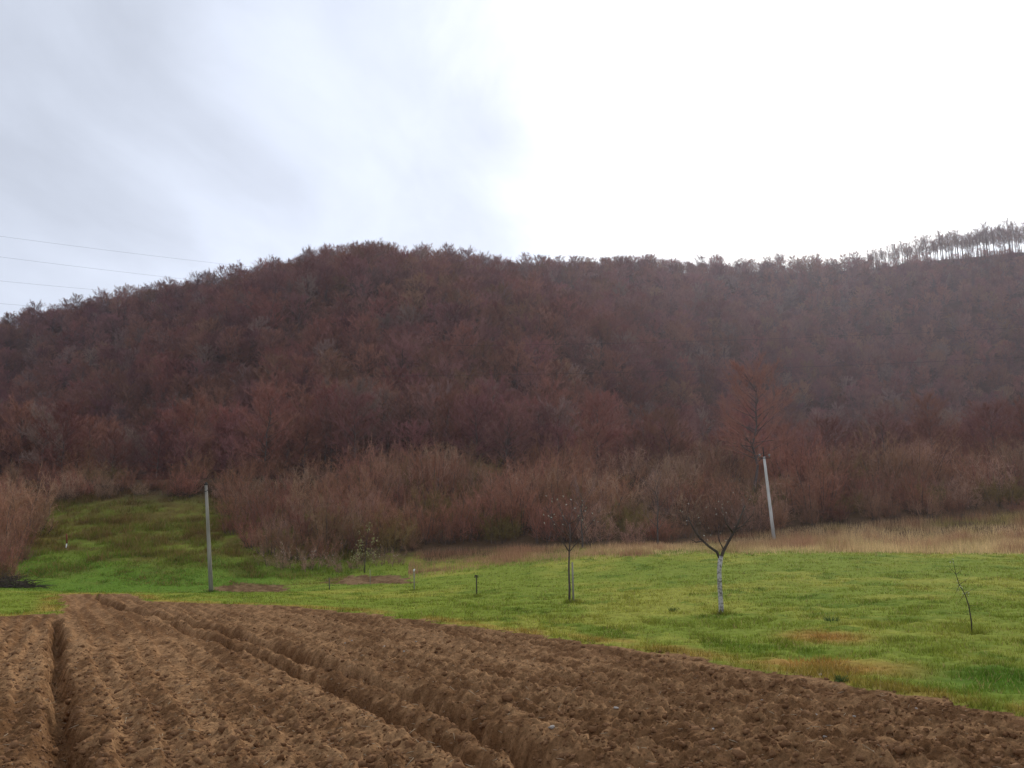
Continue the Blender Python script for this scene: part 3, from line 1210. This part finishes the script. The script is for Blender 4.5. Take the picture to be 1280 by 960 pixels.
sfm = None
stone_px = [(1025, 844), (1020, 888), (908, 870), (1068, 884), (770, 884), (830, 862), (705, 842), (952, 868), (1145, 880), (1122, 912), (850, 928),
            (690, 908), (1030, 915), (742, 838), (985, 868), (480, 806), (520, 800), (440, 796), (432, 800), (505, 812), (1050, 850), (890, 905)]
for i, (px, py) in enumerate(stone_px):
    p = gp(px, py)
    v, f = LUMPS[i % 6]
    s = random.uniform(.015, .034)
    zc = float(soil_surface(np.array([p.x]), np.array([p.y]))[0])
    o = link('pale_stone', np_mesh('pale_stone', v * s * np.array((1.3, 1, .8)), f, M_stone))
    o.location = (p.x, p.y, zc + s * .25)
    o.rotation_euler = (0, 0, random.random() * 6)
    tag(o, 'small pale stone lying on the ploughed soil', 'stone', 'pale stones on the ploughed soil')


# ------------------------------------------------------------------ poles, wires
def pole(name, label, foot, top, r0, r1, mat):
    t = thing(name, label, 'pole', foot)
    f, q = Vector((0, 0, -.5)), Vector(top) - Vector(foot)
    mb = MB()
    mb.tube([f, f.lerp(q, .35), f.lerp(q, .7), q], [r0, r0 + (r1 - r0) * .35, r0 + (r1 - r0) * .7, r1], 12)
    mb.build('shaft', mat, t)
    return t, q


foot = gp(265, 741); foot = Vector((at(265, 741, 58).x, 58, 0)); foot.z = gz(foot.x, 58)
top = at(257.5, 606, 58)
t, q = pole('utility_pole', 'leaning weathered grey pole at the foot of the grassy bank', foot, top, .145, .09, M_pole_wood)
mb = MB(); mb.tube([q - Vector((0, 0, .02)), q + Vector((0, 0, .05)), q + Vector((0, 0, .16))], [.115, .11, .02], 10); mb.build('cap', M_metal, t)
mb = MB(); mb.tube([q + Vector((-.05, -.12, -.45)), q + Vector((.16, -.14, -.40)), q + Vector((.2, -.14, -.25))], [.018, .018, .018], 6); mb.build('hook', M_metal, t)

foot = Vector((at(968, 673, 78).x, 78, 0)); foot.z = gz(foot.x, 78)
top = at(955, 571, 78)
t, q = pole('utility_pole', 'pale concrete pole with insulators in the dry grass before the thicket', foot, top, .16, .105, M_pole_grey)
mb = MB(); mb.box(q + Vector((0, -.17, -.12)), (1.0, .07, .07)); mb.build('crossarm', M_metal, t)
for dx in (-.42, .42):
    mb = MB()
    c = q + Vector((dx, -.17, -.07))
    mb.tube([c, c + Vector((0, 0, .12)), c + Vector((0, 0, .16)), c + Vector((0, 0, .24)), c + Vector((0, 0, .3))], [.03, .03, .09, .085, .04], 10)
    mb.build('insulator', M_ceramic, t)
mb = MB(); mb.tube([q, q + Vector((-.03, 0, .45)), q + Vector((-.06, 0, .9))], [.06, .05, .045], 8); mb.build('top_spike', M_metal, t)


def wire(label, p, q, sag, r=.02):
    pts = []
    for i in range(41):
        s = i / 40
        v = p.lerp(q, s)
        v.z -= sag * 4 * s * (1 - s)
        pts.append(v)
    mb = MB()
    mb.tube(pts, [r] * 41, 5, False)
    tag(mb.build('overhead_wire', M_wire), label, 'wire', 'overhead power wires')


for (ax, ay, bx, by, lab) in ((-180, 270, 430, 345, 'topmost thin wire crossing the sky above the left slope'),
                              (-180, 297, 430, 368, 'second thin wire from the top in the left sky'),
                              (-180, 332, 350, 378, 'third thin wire from the top in the left sky'),
                              (-180, 362, 260, 395, 'lowest thin wire in the left sky, just above the trees')):
    wire(lab, at(ax, ay, 150), at(bx, by, 250), .8, .016)
for (ax, ay, bx, by, lab) in ((470, 470, 1400, 440, 'lower thin dark wire crossing in front of the wooded hill'),
                              (560, 432, 1400, 402, 'upper thin dark wire crossing in front of the wooded hill')):
    wire(lab, at(ax, ay, 110), at(bx, by, 100), .6, .014)

# ------------------------------------------------------------------ the trees and stakes in the meadow
def limb(mb, pts, r0, r1, sides=7):
    n = len(pts)
    mb.tube(pts, [r0 + (r1 - r0) * i / (n - 1) for i in range(n)], sides)


def twigs_from(mb, pts, n, L, w, spread=.5, up=.4, lo=.2):
    for i in range(n):
        s = lo + (1 - lo) * random.random()
        f = s * (len(pts) - 1)
        k = min(int(f), len(pts) - 2)
        p = pts[k].lerp(pts[k + 1], f - k)
        d = rnd_dir(pts[k + 1] - pts[k], spread, up)
        ll = L * random.uniform(.4, 1.2)
        bp, bd = bent(p, d, ll, 3, .12, .08)
        mb.tube(bp, [w, w * .75, w * .5, w * .15], 4, False)
        for j in range(4):
            s2 = random.random()
            k2 = min(int(s2 * 3), 2)
            mb.twig(bp[k2].lerp(bp[k2 + 1], s2 * 3 - k2), rnd_dir(bd, .5, .2) * ll * random.uniform(.2, .45), w * .9)


# forked fruit tree with a whitewashed trunk
Y = 27.0
B = Vector((at(902, 767, Y).x, Y, 0)); B.z = gz(B.x, Y)
T = thing('fruit_tree', 'pruned fruit tree with whitewashed trunk forking into two limbs', 'tree', B)
A = lambda px, py, dy=0: at(px, py, Y + dy) - B
trunk = [A(902, 771), A(901, 752), A(899.5, 730), A(899, 712), A(901, 695)]
mb = MB(); mb.tube([Vector((trunk[0].x, 0, -.15))] + trunk, [.098, .082, .073, .069, .067, .074], 10); mb.build('trunk', M_lime, T)
limbs = MB(); tw = MB()
l1 = [A(900.5, 700), A(896, 690), A(886, 683), A(874, 672), A(866, 660), A(860, 646)]
l2 = [A(900.5, 700), A(904, 689, .05), A(911, 676, .15), A(919, 662, .2), A(925, 648, .25), A(931, 632, .3)]
limb(limbs, l1, .05, .016); limb(limbs, l2, .055, .018)
l3 = [A(905, 688), A(899, 676, .3), A(897, 664, .5)]
l4 = [A(917, 667, .2), A(908, 655, -.2), A(905, 645, -.3)]
l6 = [A(919, 662, .2), A(929, 657, .3), A(941, 643, .2)]
l5 = [A(878, 676), A(870, 678, -.3), A(864, 674, -.5)]
for q in (l3, l4, l5, l6):
    limb(limbs, q, .022, .008, 5)
limbs.build('limbs', M_bark_dark, T)
twigs_from(tw, l1, 15, .6, .006, .7, .5, .35)
twigs_from(tw, l2, 26, .75, .006, .75, .35, .3)
for q in (l3, l4, l5, l6, l6):
    twigs_from(tw, q, 5, .45, .006)
tw.build('twigs', M_bark, T)
lf = MB()
for i in range(40):
    q = random.choice((l1, l2, l4)); k = random.randrange(2, len(q))
    lf.leaf(q[k] + Vector((random.gauss(0, .16), random.gauss(0, .16), random.uniform(0, .45))), .03)
lf.build('leaves', M_paleleaf, T)

# slender young tree tied to a stake
Y = 33.0
B = Vector((at(714, 754, Y).x, Y, 0)); B.z = gz(B.x, Y)
T = thing('young_tree', 'slender young tree with a few pale leaves beside its stake', 'tree', B)
st = [A(711.5, 757), A(712, 735), A(711, 712), A(711.5, 690), A(713, 672), A(712, 655)]
mb = MB(); limb(mb, [Vector((st[0].x, 0, -.1))] + st, .048, .018, 8); mb.build('trunk', M_bark, T)
br = MB(); lf = MB()
for tx, ty, f in ((682, 632, 3), (697, 626, 4), (716, 630, 5), (733, 631, 4), (744, 646, 3), (690, 655, 3), (726, 642, 5), (703, 644, 5), (736, 658, 3), (686, 645, 4)):
    p0 = st[f]
    e = A(tx, ty, random.uniform(-.5, .5))
    m_ = p0.lerp(e, .5) + Vector((0, 0, -.06))
    limb(br, [p0, m_, e], .015, .006, 5)
    twigs_from(br, [p0, m_, e], 8, .5, .007, .6, .4)
    for k in range(3):
        if tx not in (738, 724):
            lf.leaf(e + Vector((random.gauss(0, .16), random.gauss(0, .16), random.gauss(0, .14))), .045)
br.build('branches', M_bark, T)
lf.build('leaves', M_paleleaf, T)
SB = Vector((at(717, 754, Y).x, Y - .03, 0)); SB.z = gz(SB.x, SB.y)
mb = MB(); mb.tube([Vector((0, 0, -.2)), Vector((-.02, 0, .7)), Vector((-.03, 0, 1.42))], [.035, .033, .03], 8)
o = mb.build('wooden_stake', M_pole_wood); o.location = SB
tag(o, 'dark thin stake supporting the slender young tree in the meadow', 'stake')


# bare leaning sapling at the right edge
Y = 20.0
B = Vector((at(1215, 792, Y).x, Y, 0)); B.z = gz(B.x, Y)
T = thing('sapling', 'thin crooked sapling with a few curled leaves in the meadow on the right', 'sapling', B)
st = [A(1215, 794), A(1214, 775), A(1211, 757), A(1206, 742), A(1199, 731), A(1195, 718), A(1191, 698)]
mb = MB(); limb(mb, st, .016, .004, 6); mb.build('stem', M_bark_dark, T)
br = MB(); lf = MB()
for k, (tx, ty) in ((4, (1208, 734)), (4, (1193, 745)), (5, (1186, 708)), (5, (1203, 712)), (3, (1198, 754)), (2, (1223, 757)), (3, (1218, 735)), (4, (1212, 722))):
    limb(br, [st[k], st[k].lerp(A(tx, ty, .1), .6), A(tx, ty, .1)], .006, .002, 4)
br.build('branches', M_bark_dark, T)
for q, nn in ((A(1191, 701), 6), (A(1203, 735), 7), (A(1207, 740), 4), (A(1196, 732), 4)):
    for k in range(nn):
        lf.leaf(q + Vector((random.gauss(0, .035), random.gauss(0, .05), random.gauss(0, .04))), .022)
lf.build('leaves', M_paleleaf, T)

# sapling with pale yellow leaves before the thicket
Y = 55.0
B = Vector((at(523, 737, Y).x, Y, 0)); B.z = gz(B.x, Y)
Y = 68.0
B = Vector((at(456, 716, Y).x, Y, 0)); B.z = gz(B.x, Y)
T = thing('leafy_sapling', 'small sapling still holding pale yellow leaves before the thicket', 'sapling', B)
br = MB(); lf = MB()
stm = [A(456, 720), A(456, 700), A(458, 680), A(462, 657)]
mb = MB(); limb(mb, stm, .045, .012, 6); mb.build('stem', M_bark, T)
for tx, ty in ((443, 690), (448, 678), (462, 657), (470, 674), (471, 690), (462, 688), (440, 698), (452, 668)):
    e = A(tx, ty, random.uniform(-.6, .2))
    k = random.choice((0, 1, 1, 2))
    limb(br, [stm[k], stm[k].lerp(e, .6) + Vector((0, 0, -.1)), e], .016, .005, 4)
    for q in range(30):
        lf.leaf(stm[k].lerp(e, random.uniform(.55, 1.05)) + Vector((random.gauss(0, .14), random.gauss(0, .14), random.gauss(0, .16))), .075)
br.build('branches', M_bark, T); lf.build('leaves', M_yellowleaf, T)

# low shrubs dotted with pale seed heads at the foot of the thicket
for px, py, Y, s_ in ((342, 712, 69, 2.2), (372, 716, 69, 2.0), (398, 716, 70, 1.8), (436, 714, 69, 1.9), (484, 712, 71, 1.8)):
    stm, tw_ = shrub(s_, 2.6, 16, 6, 10, .35, .016)
    p = at(px, py, Y)
    T = thing('seedhead_shrub', 'low pale shrub dotted with whitish seed heads at the thicket foot', 'shrub', (p.x, Y, gz(p.x, Y)), 0, 'low shrubs with pale seed heads')
    stm.build('stems', M_bark, T); tw_.build('twigs', SHRUB['pinkish'], T)
    lf = MB()
    for i in range(60):
        v = random.choice(tw_.v)
        if v.z > s_ * .35:
            lf.leaf(v, random.uniform(.035, .065))
    lf.build('seed_heads', M_paleleaf, T)

# stakes in the grass
for px, py, ptop, Y, r, mat, lab, head in (
        (596, 746, 719, 40, .03, M_bark_dark, 'short dark wooden stake with a knobbed top in the meadow', True),
        (518, 739, 714, 48, .03, M_pole_wood, 'short grey stake with a pale top in the meadow', 'pale'),
        (412, 736, 722, 56, .03, M_bark, 'small brown stake beside the dug soil patch', False),
        (463, 733, 712, 58, .02, M_pole_wood, 'thin pale cane standing at the dug soil patch', False)):
    B = Vector((at(px, py, Y).x, Y, 0)); B.z = gz(B.x, Y)
    e = at(px - .5, ptop, Y) - B
    T = thing('wooden_stake', lab, 'stake', B)
    mb = MB(); mb.tube([Vector((0, 0, -.2)), e * .5, e], [r, r * .95, r * .9], 7); mb.build('post', mat, T)
    if head is True:
        mb = MB(); mb.tube([e + Vector((-.07, 0, -.12)), e + Vector((-.05, 0, .0)), e + Vector((.07, 0, -.03)), e + Vector((.06, 0, -.12))], [.022, .03, .03, .02], 6); mb.build('knob', mat, T)
    elif head:
        mb = MB(); mb.tube([e + Vector((0, 0, -.02)), e + Vector((0, 0, .06)), e + Vector((.05, 0, .12))], [.05, .055, .02], 7); mb.build('cap', M_white, T)

# white marker on the bank
Y = 74.0
B = Vector((at(81, 697, Y).x, Y, 0)); B.z = gz(B.x, Y)
T = thing('marker_post', 'short white marker post with reddish top on the grassy bank', 'post', B)
mb = MB(); mb.tube([Vector((0, 0, -.2)), A(82, 688), A(83.5, 679)], [.07, .065, .05], 8); mb.build('post', M_white, T)
mb = MB(); mb.tube([A(83.5, 679.5), A(83.5, 673), A(83, 667)], [.06, .075, .05], 8); mb.build('tip', M_rust, T)

# tall tree behind the right pole
tk, cr = bare_tree(17.0, 4.7, .30, 40, 11, 26, .6, .022, .17, .03, .55, .82)
B = Vector((at(945, 640, 93).x, 93, 0)); B.z = gz(B.x, 93)
T = thing('tall_tree', 'tall bare reddish tree rising from the thicket behind the pale pole', 'tree', B)
tk.build('trunk', M_bark, T); cr.build('crown', m_noise('orange_brown_twigs', (0.31, 0.138, 0.096), (0.44, 0.212, 0.152), .5), T)

# grey young trees at the edge of the thicket
for px, Y, H, lab in ((822, 76, 6.0, 'grey forked young tree at the thicket edge left of the fruit tree'),
                      (728, 74, 5.0, 'small grey tree at the thicket edge behind the staked young tree')):
    tk, cr = bare_tree(H, 1.9, .25, 12, 5, 12, .5, .014, .09, .03, 1.2)
    p = at(px, 690, Y)
    T = thing('grey_tree', lab, 'tree', (p.x, Y, gz(p.x, Y)))
    tk.build('trunk', M_bark, T); cr.build('crown', FOREST['grey'], T)

# heap of cut brush under the left shrub
p = Vector((at(14, 728, 58).x, 58, 0)); p.z = gz(p.x, 58)
mb = MB()
for i in range(420):
    a = random.random() * 6.283; r = random.random() ** .6 * 1.5
    q = Vector((math.cos(a) * r * 1.25, math.sin(a) * r * .7, random.random() * max(.05, .85 - r * .5)))
    d = Vector((random.gauss(0, 1), random.gauss(0, .7), random.gauss(0, .25))).normalized() * random.uniform(.5, 1.3)
    mb.tube([q, q + d * .5 + Vector((0, 0, .04)), q + d], [.018, .014, .005], 3, False)
o = mb.build('brush_pile', M_bark_dark); o.location = p
tag(o, 'dark heap of cut branches under the left shrubs', 'brush pile')

# weeds and tussocks
for px, py, s, lab in ((1052, 852, .12, 'small dark weed at the edge of the ploughed soil'),
                       (1040, 778, .22, 'dark green tussock near the dry orange spot'),
                       (842, 764, .16, 'dark green tussock left of the whitewashed tree')):
    p = gp(px, py)
    mb = MB()
    for i in range(60):
        a = random.random() * 6.283; r = random.random() * s * .8
        q = Vector((math.cos(a) * r, math.sin(a) * r, -.01))
        mb.twig(q, Vector((math.cos(a) * .6, math.sin(a) * .6, 1)) * s * random.uniform(.5, 1.1), .02)
    for i in range(30):
        mb.leaf(Vector((random.gauss(0, s * .5), random.gauss(0, s * .5), random.random() * s * .7)), .025)
    o = mb.build('weed', M_weed); o.location = p
    tag(o, lab, 'weed')

# ------------------------------------------------------------------ the air
m = bpy.data.materials.new('haze_air'); m.use_nodes = True
nt = m.node_tree
for nn in list(nt.nodes):
    nt.nodes.remove(nn)
out = nt.nodes.new('ShaderNodeOutputMaterial')
pv = nt.nodes.new('ShaderNodeVolumePrincipled')
pv.inputs['Color'].default_value = (0.84, 0.82, 0.95, 1)
pv.inputs['Density'].default_value = 0.00015
pv.inputs['Anisotropy'].default_value = 0.68
nt.links.new(pv.outputs[0], out.inputs['Volume'])
m.cycles.homogeneous_volume = True
mb = MB(); mb.box((0, 1100, 95), (3100, 2900, 242.4))
o = mb.build('haze', m, None, False)
tag(o, 'thin pale haze in the air before the hill', 'haze', kind='stuff')
